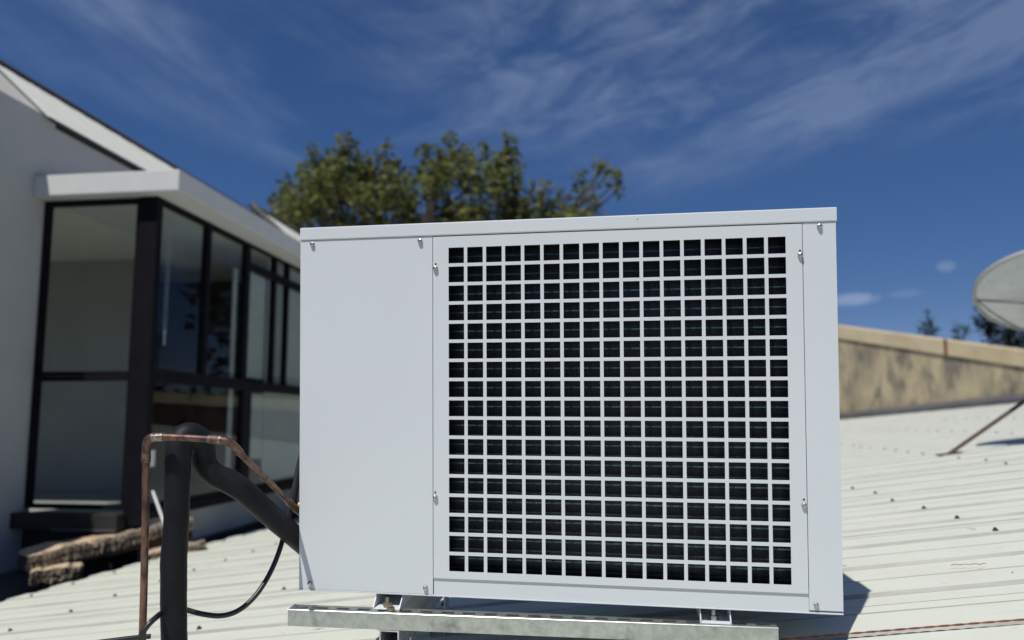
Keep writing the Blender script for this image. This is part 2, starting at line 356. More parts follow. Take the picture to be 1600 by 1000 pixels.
# ------------------------------------------------------------------ glass-fronted house on the left
K = 1.17; E0 = V((-2.25153153, 4.38270308, 0)) * K + V((.022, -.003, 0)); DF = V((.12313965, .99238935, 0)); BF = V((.99238935, -.12313965, 0))
HM = Matrix(((DF.x, BF.x, 0, E0.x), (DF.y, BF.y, 0, E0.y), (0, 0, 1, 4), (0, 0, 0, 1)))
house = empty('glass_bay_house', HM)
tag(house, 'white rendered house with black framed glass bay under a flat white canopy', 'house')
def hT(a, b, z): return V((a * K, b * K, z * K))
def hbox(name, m, a0, a1, b0, b1, z0, z1, parent=None, bevel=0.0):
    o = MB().box(a0, a1, b0, b1, z0, z1, T=hT).build(name, m, parent or house, bevel=bevel); return o
MWb = -.80
hbox('wall', wallm, -3.3, -.054, MWb - .2, MWb, -3.4, 1.985); hbox('wall', wallm, -.0535, .05, MWb - .2, MWb, -3.4, 1.298)
hbox('wall', wallm, .0505, .0515, MWb - .2, MWb - .002, 1.30, 1.96)              # wing wall running towards the camera
hbox('wall', wallm, .052, 11.0, MWb - .2, MWb - .002, 1.44, 1.965)        # wall above the bay, under the eave
hbox('wall', wallm, 2.75, 11.0, MWb - .2, -.012, -3.4, 1.42)              # closed part beyond the bay
# gable wall facing the camera; unseen opening added to let sun into the room
SL = .92; L1 = .70; L2 = 1.235; GC, GS = math.cos(math.atan(SL)), math.sin(math.atan(SL))
gtop = lambda b: 1.998 + SL * (MWb - b) - .02
for nm, poly in (('gable_wall', [(MWb - .002, 1.3), (MWb - .002, gtop(MWb - .002)), (MWb - L1 * GC, gtop(MWb - L1 * GC)), (-1.80, 1.96), (-2.95, 1.93), (-3.2, 1.93), (-3.2, 1.3)]), ('gable_wall', [(MWb - .202, -.56), (-3.2, -.56), (-3.2, -3.4), (MWb - .202, -3.4)]),
                 ('gable_wall', [(MWb - .202, -.559), (MWb - .202, 1.299), (MWb - .30, 1.299), (MWb - .30, -.559)]), ('gable_wall', [(-3.2, -.559), (-3.2, 1.299), (-3.0, 1.299), (-3.0, -.559)])):
    MB().prism(poly, -.052, .05, lambda b, z, a: hT(a, b, z)).build(nm, wallm, house)
hbox('wall', wallm, .052, 11.0, -3.2, -3.1, -3.4, 1.9)
hbox('roof_deck', ceilm, .052, 11.0, -3.09, MWb - .21, 1.90, 1.92)
# roof sheets: individual trapezoid-ribbed sheets running up the slope
TH = math.atan(SL)
hr = empty('roof', None, house)
def slope_roof(a0, a1, eb, ez, length, w=.66, ribs=3, m=houseroof):
    src = None; n = int((a1 - a0) / w) + 1; c, s_ = math.cos(TH), math.sin(TH)
    for k in range(n):
        if src is None:
            mb = MB(); prof = []; p = w / ribs
            for j in range(ribs): prof += [(j * p, 0), (j * p + p * .5, 0), (j * p + p * .56, .020), (j * p + p * .94, .020)]
            prof.append((w, 0))
            top = [hT(a, -t_ * c - h * s_, t_ * s_ + h * c) for t_ in (0, length) for a, h in prof]; q = len(prof)
            bot = [hT(a, -t_ * c - (h - .008) * s_, t_ * s_ + (h - .008) * c) for t_ in (0, length) for a, h in prof]
            fs = [(i, i + 1, q + i + 1, q + i) for i in range(q - 1)] + [(2 * q + i, 3 * q + i, 3 * q + i + 1, 2 * q + i + 1) for i in range(q - 1)]
            fs += [(i, 2 * q + i, 2 * q + i + 1, i + 1) for i in range(q - 1)] + [(q + i, q + i + 1, 3 * q + i + 1, 3 * q + i) for i in range(q - 1)]
            mb.add(top + bot, fs); src = mb.build('roof_sheet', m, hr, recalc=False); src.location = hT(a0, eb, ez)
        else: inst(src, hr, Matrix.Translation(hT(a0 + k * w, eb, ez)))
EB = MWb + .035; EZ = 1.998 - SL * .035
slope_roof(-.06, 3.9, EB, EZ, L1)
slope_roof(4.45, 10.3, EB, EZ, L2)
RB = EB - L1 * GC; RZ = EZ + L1 * GS; RB2 = EB - L2 * GC; RZ2 = EZ + L2 * GS
MB().prism([(RB, RZ - .012), (RB, RZ), (RB - .7, RZ - .64), (RB - .7, RZ - .655)], -.06, 4.4, lambda b, z, a: hT(a, b, z)).build('rear_slope', houseroof, hr)
MB().prism([(RB2, RZ2 - .012), (RB2, RZ2), (RB2 - 1.0, RZ2 - .92), (RB2 - 1.0, RZ2 - .94)], 4.45, 10.9, lambda b, z, a: hT(a, b, z)).build('rear_slope', houseroof, hr)
MB().prism([(MWb - .21, EZ + .1), (RB2, RZ2 - .03), (RB2 - .9, EZ)], 4.41, 4.445, lambda b, z, a: hT(a, b, z)).build('step_gable', fasciam, house)
MB().prism([(EB - .02, EZ - .015), (EB - .02, EZ + .03), (RB2, RZ2 + .035), (RB2, RZ2 - .015)], 4.34, 4.44, lambda b, z, a: hT(a, b, z)).build('barge_board', fasciam, house)
for r0, z0, a0_, a1_ in ((RB, RZ, -.07, 4.33), (RB2, RZ2, 4.36, 10.9)):
    MB().prism([(r0 + .05, z0 - .022), (r0 + .05, z0 - .012), (r0, z0 + .030), (r0 - .05, z0 - .012), (r0 - .05, z0 - .022), (r0, z0 + .018)], a0_, a1_, lambda b, z, a: hT(a, b, z)).build('ridge_cap', gutterm, hr)
hbox('fascia_board', flash, .052, 10.9, MWb, MWb + .012, 1.935, 1.968)
hbox('eave_gutter', gutterm, -.058, 10.9, EB - .004, EB + .006, EZ - .016, EZ + .004)
# flat canopy
hbox('canopy', slabm, -.1, 11.0, MWb + .002, .19, 1.425, 1.56, bevel=.008)
# bay frame, corner post, sills
hbox('corner_post', frame, -.012, .020, -.126, 0, -.62, 1.424, bevel=.004)
def bar(parent, x0, x1, z0, z1, front, d0=-.05, d1=0.0, m=frame, name='mullion'):
    if front: mb = MB().box(d0 + .05, d1 + .05, x0, x1, z0, z1, T=hT)
    else: mb = MB().box(x0, x1, d0, d1, z0, z1, T=hT)
    return mb.build(name, m, parent, bevel=.003)
def window(x0, x1, z0, z1, front, fw=.028, fh=None):
    fh = fh or fw
    w = empty('window', None, house)
    bar(w, x0, x0 + fw, z0, z1, front, name='frame'); bar(w, x1 - fw, x1, z0, z1, front, name='frame')
    bar(w, x0 + fw + .001, x1 - fw - .001, z1 - fh, z1 - .001, front, name='frame'); bar(w, x0 + fw + .001, x1 - fw - .001, z0 + .001, z0 + fh, front, name='frame')
    mb = MB()
    if front: mb.box(.022, .026, x0 + fw * .7, x1 - fw * .7, z0 + fw * .7, z1 - fw * .7, T=hT)
    else: mb.box(x0 + fw * .7, x1 - fw * .7, -.028, -.024, z0 + fw * .7, z1 - fw * .7, T=hT)
    p = mb.build('pane', gl, w); return w
ZB, ZM0, ZM1, ZT = -.53, .26, .335, 1.424
window(-.796, -.128, .289, ZT, True, .024, .030); window(-.796, -.128, ZB, .287, True, .024, .028)
for x0, x1 in ((.022, .603), (.605, 1.165)): window(x0, x1, .307, ZT, False, .022, .030)
window(.022, 1.19, ZB, .283, False, .022, .030)
bar(house, 1.167, 1.19, .307, ZT, False, name='post'); bar(house, 1.192, 1.28, ZB, .283, False, name='post')
for x0, x1 in ((1.192, 1.655), (1.657, 1.905), (1.907, 2.72)):
    window(x0, x1, 1.262, ZT, False, .014); window(x0, x1, .307, 1.235, False, .014, .02)
    bar(house, x0, x1, 1.237, 1.26, False, name='transom')
window(1.282, 2.72, ZB, .283, False, .02, .03)
bar(house, .022, 2.745, .284, .306, False, -.06, .004, name='mid_rail')
hbox('sill', frame, -.008, 2.75, -.07, .03, -.585, -.532)
hbox('sill', flash, -.10, -.012, MWb + .002, -.10, -.64, -.545, bevel=.004)
hbox('sill_trim', mat('grey_trim', (.07, .07, .072), .4), -.104, -.101, -.52, -.10, -.645, -.632)
hbox('wall', flash, .0, .05, -.796, -.06, -3.4, -.587)  # painted black where the gap under the front window lies in shade
hbox('wall', wallgrey, .052, 2.748, -.06, -.004, -3.4, -.588)
# box gutter between the two roofs
gt = MB(); gt.box(-3.2, 8.0, MWb + .002, .20, -.905, -.895, T=hT); gt.box(-3.2, 8.0, .145, .155, -.89, -.835, T=hT)
gt.build('box_gutter', gutterm, house)
MB().box(.052, 8.0, .0, .045, -.89, -.79, T=hT).build('wall_flashing', flash, house)
# interior
hbox('room_floor', floorm, .055, 2.74, -3.09, -.075, -.62, -.588)
hbox('room_ceiling', ceilm, .055, 2.74, -3.09, -.10, 1.426, 1.438)
hbox('room_wall', roomdark, 2.60, 2.738, -3.09, -.10, -.586, 1.424)
hbox('room_wall', roomlight, .055, 2.59, -3.08, -3.0, -.586, 1.424)
hbox('room_wall', roomlight, 1.6, 1.68, -3.0, -1.15, -.586, 1.424)
hbox('blind', blindm, 1.225, 1.62, -.075, -.07, .36, 1.23)
hbox('blind', blindm, 1.69, 2.55, -.095, -.09, -.5, 1.40)
hbox('blind', blindm, 1.33, 1.68, -.095, -.09, -.30, .24)
hbox('curtain', blindm, 1.09, 1.135, -.085, -.07, -.45, 1.2)
cd = MB(); cd.tube([hT(.20, -.06, 1.30), hT(.20, -.06, .58)], .0025, 6, sub=1); cd.tube([hT(.225, -.06, 1.30), hT(.225, -.06, .58)], .0025, 6, sub=1); cd.tube([hT(.212, -.06, .60), hT(.212, -.06, .50)], .008, 8, sub=1)
cd.build('blind_cord', pvc, house)
hbox('wall_socket', pvc, .02, .07, .002, .012, -.27, -.17)
# pipe stay leaning from the bay sill down to the roof edge
st = MB(); st.tube([at(239, 768, 4.9), at(259, 824, 4.6)], .009, 8, sub=1)
tag(st.build('stay_pipe', pvc), 'thin white pipe leaning below the glass bay behind the copper riser', 'pipe')

# ------------------------------------------------------------------ stained parapet wall behind the roof
def wall_seg(pts, name, label, face=None):
    face = face or parapet
    w = empty(name); tag(w, label, 'wall')
    body = MB(); cop = MB()
    for (p0, t0), (p1, t1) in zip(pts[:-1], pts[1:]):
        d = (p1 - p0); d.z = 0; nn = d.cross(V((0, 0, 1))).normalized()
        if nn.y < 0: nn = -nn
        def sec(mb, z0a, z1a, z0b, z1b, fa, fb):
            vs = []
            for p, z0, z1 in ((p0, z0a, z1a), (p1, z0b, z1b)):
                for off in (fa, fb):
                    q = V((p.x, p.y, 0)) + nn * off; vs += [V((q.x, q.y, z0)), V((q.x, q.y, z1))]
            mb.add(vs, [(0, 1, 3, 2), (4, 6, 7, 5), (0, 4, 5, 1), (2, 3, 7, 6), (0, 2, 6, 4), (1, 5, 7, 3)])
        sec(body, 0, t0 - .26, 0, t1 - .26, 0, .3); sec(cop, t0 - .258, t0, t1 * 1.0 - .258, t1, -.035, .335)
    body.build('wall_face', face, w); c = cop.build('coping', coping, w, bevel=.012); return w
PA = V((6.5448, 14.1752, 0)); PB = V((7.7375, 10.7613, 0)); dAB = (PB - PA)
PW = wall_seg([(PA - dAB * .2, 5.94 + .84 * .2), (PA, 5.941), (PB, 5.099), (PB + dAB * .25, 4.89)], 'parapet_wall', 'stained sandy plaster wall rising behind the metal roof right of the unit')
w2 = wall_seg([(PA - dAB * .21 + V((-.02, .2, 0)), 4.75), (V((-1.2, 17.2, 0)), 4.3)], 'boundary_wall', 'dark red brown wall across the back of the metal roof hidden behind the unit', mat('red_brown_wall', (.10, .045, .035), .9, 0, (.06, .035, .03), 3))
# vertical movement joints and the rust run on the coping
jn = MB()
def on_wall(t_, z, off): 
    p = PA + dAB * t_; nn = dAB.cross(V((0, 0, 1))).normalized(); nn = nn if nn.y > 0 else -nn
    return V((p.x, p.y, 0)) + nn * off + V((0, 0, z))
def strip(mb, t0, t1, z0, z1, off): mb.add([on_wall(t0, z0, off), on_wall(t1, z0, off), on_wall(t1, z1, off), on_wall(t0, z1, off), on_wall(t0, z0, off - .006), on_wall(t1, z0, off - .006), on_wall(t1, z1, off - .006), on_wall(t0, z1, off - .006)], [(0, 1, 2, 3), (4, 7, 6, 5), (0, 4, 5, 1), (1, 5, 6, 2), (2, 6, 7, 3), (3, 7, 4, 0)])
strip(jn, .655, .672, 5.12, 5.395, -.036)
jn.build('rust_run', rust, PW)
fl = MB()
for a, b_ in (((-3.845 + .0, 15.125), (-5.652, 11.984)), ((-5.652, 11.984), (-6.1, 11.2)), ((-2.85, 16.85), (-3.845, 15.125))):
    p, q = rp(*a), rp(*b_); d = (q - p).normalized(); nn = d.cross(V((0, 0, 1))).normalized()
    if nn.y > 0: nn = -nn
    vs = []
    for x in (p, q): vs += [x - nn * .02 + V((0, 0, -.05)), x + nn * .16 + V((0, 0, -.03)), x + nn * .16 + V((0, 0, .05)), x - nn * .02 + V((0, 0, .14))]
    fl.add(vs, [(0, 1, 2, 3), (7, 6, 5, 4), (0, 4, 5, 1), (1, 5, 6, 2), (2, 6, 7, 3), (3, 7, 4, 0)])
fl.build('base_flashing', mat('grey_flashing', (.085, .085, .095), .6, 0, (.06, .06, .07), 2), PW)

# ------------------------------------------------------------------ trees
def leaf(mb, p, s_, rng):
    a = rng.uniform(0, 6.283); t_ = rng.uniform(-.9, .9)
    A_ = V((math.cos(a), math.sin(a), rng.uniform(-.5, .5))).normalized() * s_
    B_ = V((-math.sin(a) * math.cos(t_), math.cos(a) * math.cos(t_), math.sin(t_))) * s_ * .42
    k = len(mb.v); mb.v += [p, p + A_ * .5 + B_, p + A_, p + A_ * .5 - B_]; mb.f.append((k, k + 1, k + 2, k + 3))
def make_tree(name, label, clumps, base, trunk_r, lm, leaf_s, per, twigs=True, seed=1):
    rng = random.Random(seed); root = empty(name, Matrix.Translation(base)); tag(root, label, 'tree')
    inv = Matrix.Translation(-base)
    cen = sum((c for c, r in clumps), V()) / len(clumps); fork = V((base.x, base.y, base.z + (cen.z - base.z) * .55))
    tr_ = MB(); tr_.tube([base, base.lerp(fork, .5) + V((.1, .05, 0)), fork], [trunk_r * 1.25, trunk_r, trunk_r * .8], 12)
    tr_.v = [inv @ p for p in tr_.v]; tr_.build('trunk', barkm, root, smooth=True)
    lb = MB(); hubs = []
    for k in range(7):
        c = clumps[rng.randrange(len(clumps))][0]; h = fork.lerp(c, .55) + V((0, 0, -.3)); hubs.append(h)
        lb.tube([fork, fork.lerp(h, .5) + V((rng.uniform(-.2, .2), 0, .1)), h], [trunk_r * .6, trunk_r * .4, trunk_r * .25], 8, sub=3)
    for c, r in clumps:
        h = min(hubs, key=lambda q: (q - c).length)
        lb.tube([h, h.lerp(c, .5) + V((rng.uniform(-.15, .15), rng.uniform(-.15, .15), -.08)), c, c + V((rng.uniform(-.1, .1), 0, r * .8))], [trunk_r * .16, trunk_r * .1, trunk_r * .06, .004], 5, sub=2)
    lb.v = [inv @ p for p in lb.v]; lb.build('limb', barkm, root)
    cr = MB()
    for c, r in clumps:
        n_ = int(per * (r ** 1.7))
        for k in range(n_):
            d = V((rng.gauss(0, 1), rng.gauss(0, 1), rng.gauss(0, 1.15))).normalized() * r * rng.random() ** .45
            leaf(cr, inv @ (c + d), leaf_s * rng.uniform(.6, 1.3), rng)
    o = cr.build('crown', lm, root, recalc=False); o['kind'] = 'stuff'
    return root
rng = random.Random(3)
TD = 18.0
prof = [(432, 300), (452, 268), (475, 262), (490, 222), (512, 238), (540, 206), (556, 232), (575, 240), (603, 220), (622, 246), (662, 228), (684, 226), (702, 208), (722, 228), (757, 218), (780, 240), (793, 205), (812, 262), (834, 278), (852, 282), (874, 292), (905, 268), (925, 300), (944, 252), (966, 268)]
cl = []
def top_at(x):
    for (x0, y0), (x1, y1) in zip(prof[:-1], prof[1:]):
        if x0 <= x <= x1: return y0 + (y1 - y0) * (x - x0) / (x1 - x0)
    return 330
for x, y in prof:                      # upright shoots along the skyline
    d = TD + rng.uniform(-1.5, 1.0); n_ = 2 if x > 900 or x < 470 else 4
    for k in range(n_):
        r = (.20 + .07 * k) * rng.uniform(.85, 1.15)
        cl.append((at(x + rng.uniform(-6, 6) * k, y + 10 + 17 * k, d), r))
for k in range(190):
    x = rng.uniform(440, 935); t0 = max(top_at(x), 215) + 32 + (25 if x > 830 else 0); y = t0 + (430 - t0) * rng.random() ** .9
    cl.append((at(x, y, TD + rng.uniform(-2.2, 2.2)), rng.uniform(.30, .52)))
cl.append((at(955, 268, TD), .2)); cl.append((at(938, 262, TD), .17))
base = at(700, 600, TD); base.z = 0
make_tree('leafy_tree', 'bushy olive green tree standing behind the air unit', cl, base, .28, leafA, .15, 350, seed=5)
cl = [(at(1456 + rng.uniform(-16, 20), 512 + rng.uniform(-14, 40), 26), rng.uniform(.16, .3)) for k in range(9)] + [(at(1448 + 2 * k, 488 + 9 * k, 26), .15 + .04 * k) for k in range(4)]
cl += [(at(1500 + rng.uniform(-12, 12), 520 + rng.uniform(-8, 30), 26), rng.uniform(.2, .3)) for k in range(7)]
base = at(1460, 600, 26); base.z = 0
make_tree('small_tree', 'wispy dark treetop left of the dish above the sandy wall', cl, base, .12, leafB, .12, 260, seed=8)
cl = [(at(1575 + rng.uniform(-38, 90), 520 + rng.uniform(-10, 60), 24), rng.uniform(.3, .5)) for k in range(30)] + [(at(1528, 462 + 9 * k, 24), .14) for k in range(3)] + [(at(1530 + 6 * k, 500 + 4 * k, 24), .26) for k in range(5)]
base = at(1610, 600, 24); base.z = 0
make_tree('dark_tree', 'dense dark tree behind the satellite dish', cl, base, .2, leafB, .16, 330, seed=9)
# trees and houses off to the right, outside the frame, that the bay windows mirror
for i, (x, y, s_) in enumerate(((17, 14, 3.0), (19, 20, 3.4), (15, 5, 2.6), (5.2, 20.5, 2.6), (2.4, 21.5, 2.8), (7.6, 21, 2.2))):
    cl = [(V((x + rng.gauss(0, s_ * .5), y + rng.gauss(0, s_ * .6), (4.0 + rng.uniform(-1.6, 1.9)) if i not in (3, 4) else rng.uniform(3.6, 8.0))), rng.uniform(.6, 1.0)) for k in range(40 if i not in (3, 4) else 75)]
    if i in (3, 4): cl = [(p, r) for p, r in cl if 0.2 < p.x < 7.2]
    if i == 5: cl = [(p, r) for p, r in cl if p.z < 5.2]
    make_tree('garden_tree', ['tall dark garden tree beyond the right side of the roof', 'broad dark garden tree far right beyond the dish', 'low garden tree at the near right of the roof', 'dark garden tree hidden behind the right half of the unit', 'dark garden tree hidden behind the middle of the unit', 'dark garden tree between the unit and the sandy wall'][i], cl, V((x, y, 0)), .25, leafB, .35, 110, seed=20 + i)

# ------------------------------------------------------------------ satellite dish
DC = at(1652, 455, 4.35); vd = (DC - V((0, 0, 4))).normalized(); up = V((0, 0, 1)); upp = (up - vd * up.dot(vd)).normalized()
fn = (vd * .60 + upp * .80).normalized(); ex = vd.cross(upp).normalized(); ey = fn.cross(ex).normalized()
DMt = Matrix(((ex.x, ey.x, fn.x, DC.x), (ex.y, ey.y, fn.y, DC.y), (ex.z, ey.z, fn.z, DC.z), (0, 0, 0, 1)))
dish = empty('satellite_dish', DMt); tag(dish, 'grey satellite dish on a braced mast at the right edge of the roof', 'satellite dish')
RD = .425
prof_d = [(r, .115 * ((r / RD) ** 2 - 1)) for r in [RD * i / 12 for i in range(13)]]
dm = MB(); dm.lathe(prof_d + [(RD - .004, .006)] + [(r, h + .006) for r, h in prof_d[::-1][1:]], lambda x, y, z: V((x, y, z)), 56); dm.build('reflector', dishm, dish, smooth=True)
rm = MB(); rm.lathe([(RD - .002, -.012), (RD + .012, -.010), (RD + .014, .012), (RD - .002, .014), (RD - .002, -.012)], lambda x, y, z: V((x, y, z)), 56); rm.build('rim', mat('dish_rim', (.30, .31, .31), .6), dish, smooth=True)
for pth in ([(-RD + .010, 0, -.014), (-.30, .19, -.040), (-.165, .345, -.045), (.0, .30, -.10), (.05, .16, -.17)], [(-RD + .010, 0, -.016), (-.165, -.075, -.125), (-.05, -.11, -.17)]):
    MB().tube([V(p) for p in pth], .0042, 8, sub=4).build('brace_rod', mat('grey_rod', (.13, .13, .13), .6), dish)
MB().box(-.10, .10, -.17, .17, -.19, -.165).build('back_bracket', mat('grey_rod', (0, 0, 0)), dish, bevel=.004)
MB().tube([V((0, -RD * .98, 0)), V((0, -.30, .28)), V((0, -.12, .42))], .009, 8, sub=3).build('feed_arm', dishm, dish)
MB().lathe([(0, 0), (.03, 0), (.03, .05), (.02, .09), (0, .09)], lambda x, y, z: V((x, -.10 + z * .6, .42 - z)), 14).build('feed_horn', pvc, dish)
inv = DMt.inverted()
mast_top = DC - fn * .19; mast_b = V((mast_top.x + .05, mast_top.y - .02, 0))
def roof_z(x, y): return RO.z - ((x - RO.x) * RN.x + (y - RO.y) * RN.y) / RN.z
mz = roof_z(mast_b.x, mast_b.y)
MB().tube([inv @ V((mast_b.x, mast_b.y, mz)), inv @ V((mast_b.x, mast_b.y, mast_top.z - .1)), inv @ mast_top], .021, 12, sub=4).build('mast', rustpole, dish, smooth=True)
foot = rp(-1.87, 5.009, .004); sttop = at(1668, 580, 4.62)
MB().tube([inv @ foot, inv @ sttop], .0125, 10, sub=1).build('strut', rustpole, dish, smooth=True)
fp = MB(); fp.box(-.075, .075, -.022, .022, 0, .005); fpo = fp.build('foot_plate', rustpole, dish); fpo.matrix_local = inv @ Matrix.Translation(foot) @ RM.to_3x3().to_4x4()
fp2 = fp.build('foot_plate', rustpole, dish); fp2.matrix_local = inv @ Matrix.Translation(rp(-2.44, 4.75, .003)) @ RM.to_3x3().to_4x4()

# ------------------------------------------------------------------ air unit
UO = V((-.45488333, 1.56384683, 3.6469325))
UR = Matrix(((.98739993, .15816321, -.00507694), (-.15812105, .98485273, -.07115361), (-.00625384, .07105984, .99745245)))
UM = Matrix.Translation(UO) @ UR.to_4x4()
UW, UH, UD = 1.0965, .775, .46
unit = empty('air_unit', UM); tag(unit, 'white metal air conditioning unit with square grille standing on slotted rails', 'air conditioner')
def ub(name, m, *a, bevel=.0012, parent=None): return MB().box(*a).build(name, m, parent or unit, bevel=bevel)
LZ = .7475
ub('lid', powder, -.0005, UW + .002, -.0035, UD + .004, LZ, UH, bevel=.0022)
# casing: back, sides and base tray are separate sheets so the coil sits in a real hollow
ub('side_panel', powder, 0, .0012, .0015, UD, .0, LZ - .0005, bevel=0)
ub('side_panel', powder, UW - .0012, UW, .0015, UD, .0, LZ - .0005, bevel=0)
ub('back_panel', powder, .0014, UW - .0014, UD - .0012, UD, .0, LZ - .0005, bevel=0)
ub('base_tray', powder, .0014, UW - .0014, .004, UD - .0014, .0, .0015, bevel=0)
XP0, XP1, ZP0 = .2968, 1.0337, .0352
ub('service_panel', powder, 0, XP0 - .0016, -.0012, .0012, .0005, LZ - .0006, bevel=.0005)
ub('corner_panel', powder, XP1 + .0016, UW, -.0012, .0012, .0035, LZ - .0006, bevel=.0005)
ub('base_flange', powder, XP0, XP1 + .0012, .0002, .0020, .0002, ZP0 + .006, bevel=.0004)
# bright folded lip under the front edge
ub('bottom_lip', powder, .0, UW, -.0018, .012, -.0028, .0, bevel=.0006)
# grille panel: sheet with 17 x 17 punched square holes
gx0, gx1, gz0, gz1 = .3302, 1.0032, .0502, .7210; NC = 17; ratio = 24.2 / 29.25
px_ = (gx1 - gx0) / (NC - 1 + ratio); pz_ = (gz1 - gz0) / (NC - 1 + ratio); ax = px_ * ratio; azz = pz_ * ratio
xs = [XP0] + [q for i in range(NC) for q in (gx0 + i * px_, gx0 + i * px_ + ax)] + [XP1]
zs = [ZP0] + [q for i in range(NC) for q in (gz0 + i * pz_, gz0 + i * pz_ + azz)] + [LZ - .0028]
yf, yb = -.0030, -.0016
gm_ = MB(); nx, nz = len(xs), len(zs)
idx = lambda i, j, k: (k * nx + i) * nz + j
for k, y in ((0, yf), (1, yb)):
    for x in xs:
        for z in zs: gm_.v.append(V((x, y, z)))
hole = lambda i, j: 0 <= i < nx - 1 and 0 <= j < nz - 1 and i % 2 == 1 and j % 2 == 1
for i in range(nx - 1):
    for j in range(nz - 1):
        if hole(i, j):
            for (a, b_) in (((i, j), (i + 1, j)), ((i + 1, j), (i + 1, j + 1)), ((i + 1, j + 1), (i, j + 1)), ((i, j + 1), (i, j))):
                gm_.f.append((idx(*a, 0), idx(*b_, 0), idx(*b_, 1), idx(*a, 1)))
        else:
            gm_.f.append((idx(i, j, 0), idx(i + 1, j, 0), idx(i + 1, j + 1, 0), idx(i, j + 1, 0))); gm_.f.append((idx(i, j, 1), idx(i, j + 1, 1), idx(i + 1, j + 1, 1), idx(i + 1, j, 1)))
for i in range(nx - 1):
    for j in (0, nz - 1): gm_.f.append((idx(i, j, 0), idx(i + 1, j, 0), idx(i + 1, j, 1), idx(i, j, 1)))
for j in range(nz - 1):
    for i in (0, nx - 1): gm_.f.append((idx(i, j, 0), idx(i, j + 1, 0), idx(i, j + 1, 1), idx(i, j, 1)))
gm_.build('grille_panel', powder, unit)
ub('panel_return', powder, XP0 + .0004, XP1 - .0004, -.0016, .0002, ZP0, ZP0 + .004, bevel=0)
# finned coil behind the grille
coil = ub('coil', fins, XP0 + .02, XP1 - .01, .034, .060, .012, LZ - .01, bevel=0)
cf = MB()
for k in range(17 * 2 + 1):                    # tube rows, coloured teal to paint in the glints of the fins
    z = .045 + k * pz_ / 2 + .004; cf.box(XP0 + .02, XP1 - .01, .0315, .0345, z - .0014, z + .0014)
cf.build('coil_tube', finglint, coil)
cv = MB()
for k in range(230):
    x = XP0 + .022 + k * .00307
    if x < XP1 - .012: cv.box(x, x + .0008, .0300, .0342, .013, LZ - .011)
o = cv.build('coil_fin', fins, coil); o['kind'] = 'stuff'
# screws with washers
sm = MB(); sm.lathe([(.0, -.0056), (.0025, -.0056), (.0044, -.0042), (.0050, -.0014), (.0050, 0)], lambda x, y, z: V((x, z, y)), 14)
sm.box(-.0032, .0032, -.0058, -.0050, -.0005, .0005); sm.box(-.0005, .0005, -.0058, -.0050, -.0032, .0032)
s0 = sm.build('screw', zinc, unit, smooth=True); first = True
for x, z, y in ((.028, .7385, -.0012), (.2687, .737, -.0012), (1.0665, .7385, -.0012), (.0245, .0125, -.0012), (.2795, .0137, -.0012), (1.0475, .0145, -.0012),
                (.3025, .678, -.003), (1.0298, .6835, -.003), (.3010, .201, -.003), (1.0285, .2025, -.003)):
    mtx = Matrix.Translation((x, y, z)) @ Matrix.Rotation(random.uniform(0, 1.5), 4, 'Y') @ Matrix.Scale(random.uniform(.95, 1.1), 4)
    if first: s0.matrix_local = mtx; first = False
    else: inst(s0, unit, mtx)
hm = MB()
hm.lathe([(0, -.0001), (.0021, -.0001), (.0021, 0)], lambda x, y, z: V((x, z, y)), 12)
h0 = hm.build('screw_hole', dark, unit); first = True
for x, z in ((.3025, .6875), (1.0295, .6925), (.3010, .2115), (1.0285, .2135), ):
    mtx = Matrix.Translation((x, -.0031, z))
    if first: h0.matrix_local = mtx; first = False
    else: inst(h0, unit, mtx)
ub('lid_screw_hole', dark, .7195, .7215, -.0038, -.0034, .7645, .7665, bevel=0)
# feet: folded channels running front to back, open upwards, each with a bolt
for x0, yfr, yb in ((.170, -.0165, -.002), (.8325, -.004, .018)):
    f = empty('mounting_foot', None, unit); w_ = .0585
    MB().box(x0, x0 + w_, yfr, UD, -.0305, -.0285).build('foot_web', powder, f, bevel=.0004)
    for xa in (x0, x0 + w_ - .002):
        MB().prism([(yfr, -.0284), (yfr, -.0262), (.010, -.0030), (UD, -.0030), (UD, -.0284)], xa, xa + .002, lambda y, z, x: V((x, y, z))).build('foot_flange', powder, f)
    b_ = MB(); b_.lathe([(0, .019), (.0046, .019), (.005, .018), (.005, 0)], lambda x, y, z: V((x0 + .027 + x, yb + y, -.0285 + z)), 12); b_.lathe([(0, .009), (.0088, .009), (.0094, .008), (.0094, 0)], lambda x, y, z: V((x0 + .027 + x, yb + y, -.0285 + z)), 6)
    b_.build('foot_bolt', zincyel if x0 < .5 else zinc, f, smooth=True)
# pipe stubs on the hidden left side
MB().tube([V((.0, .045, .165)), V((-.02, .045, .165))], .014, 10, sub=1).build('brass_fitting', brass, unit, smooth=True)
MB().tube([V((.0, .05, .075)), V((-.022, .05, .072))], .013, 10, sub=1).build('brass_fitting', brass, unit, smooth=True)

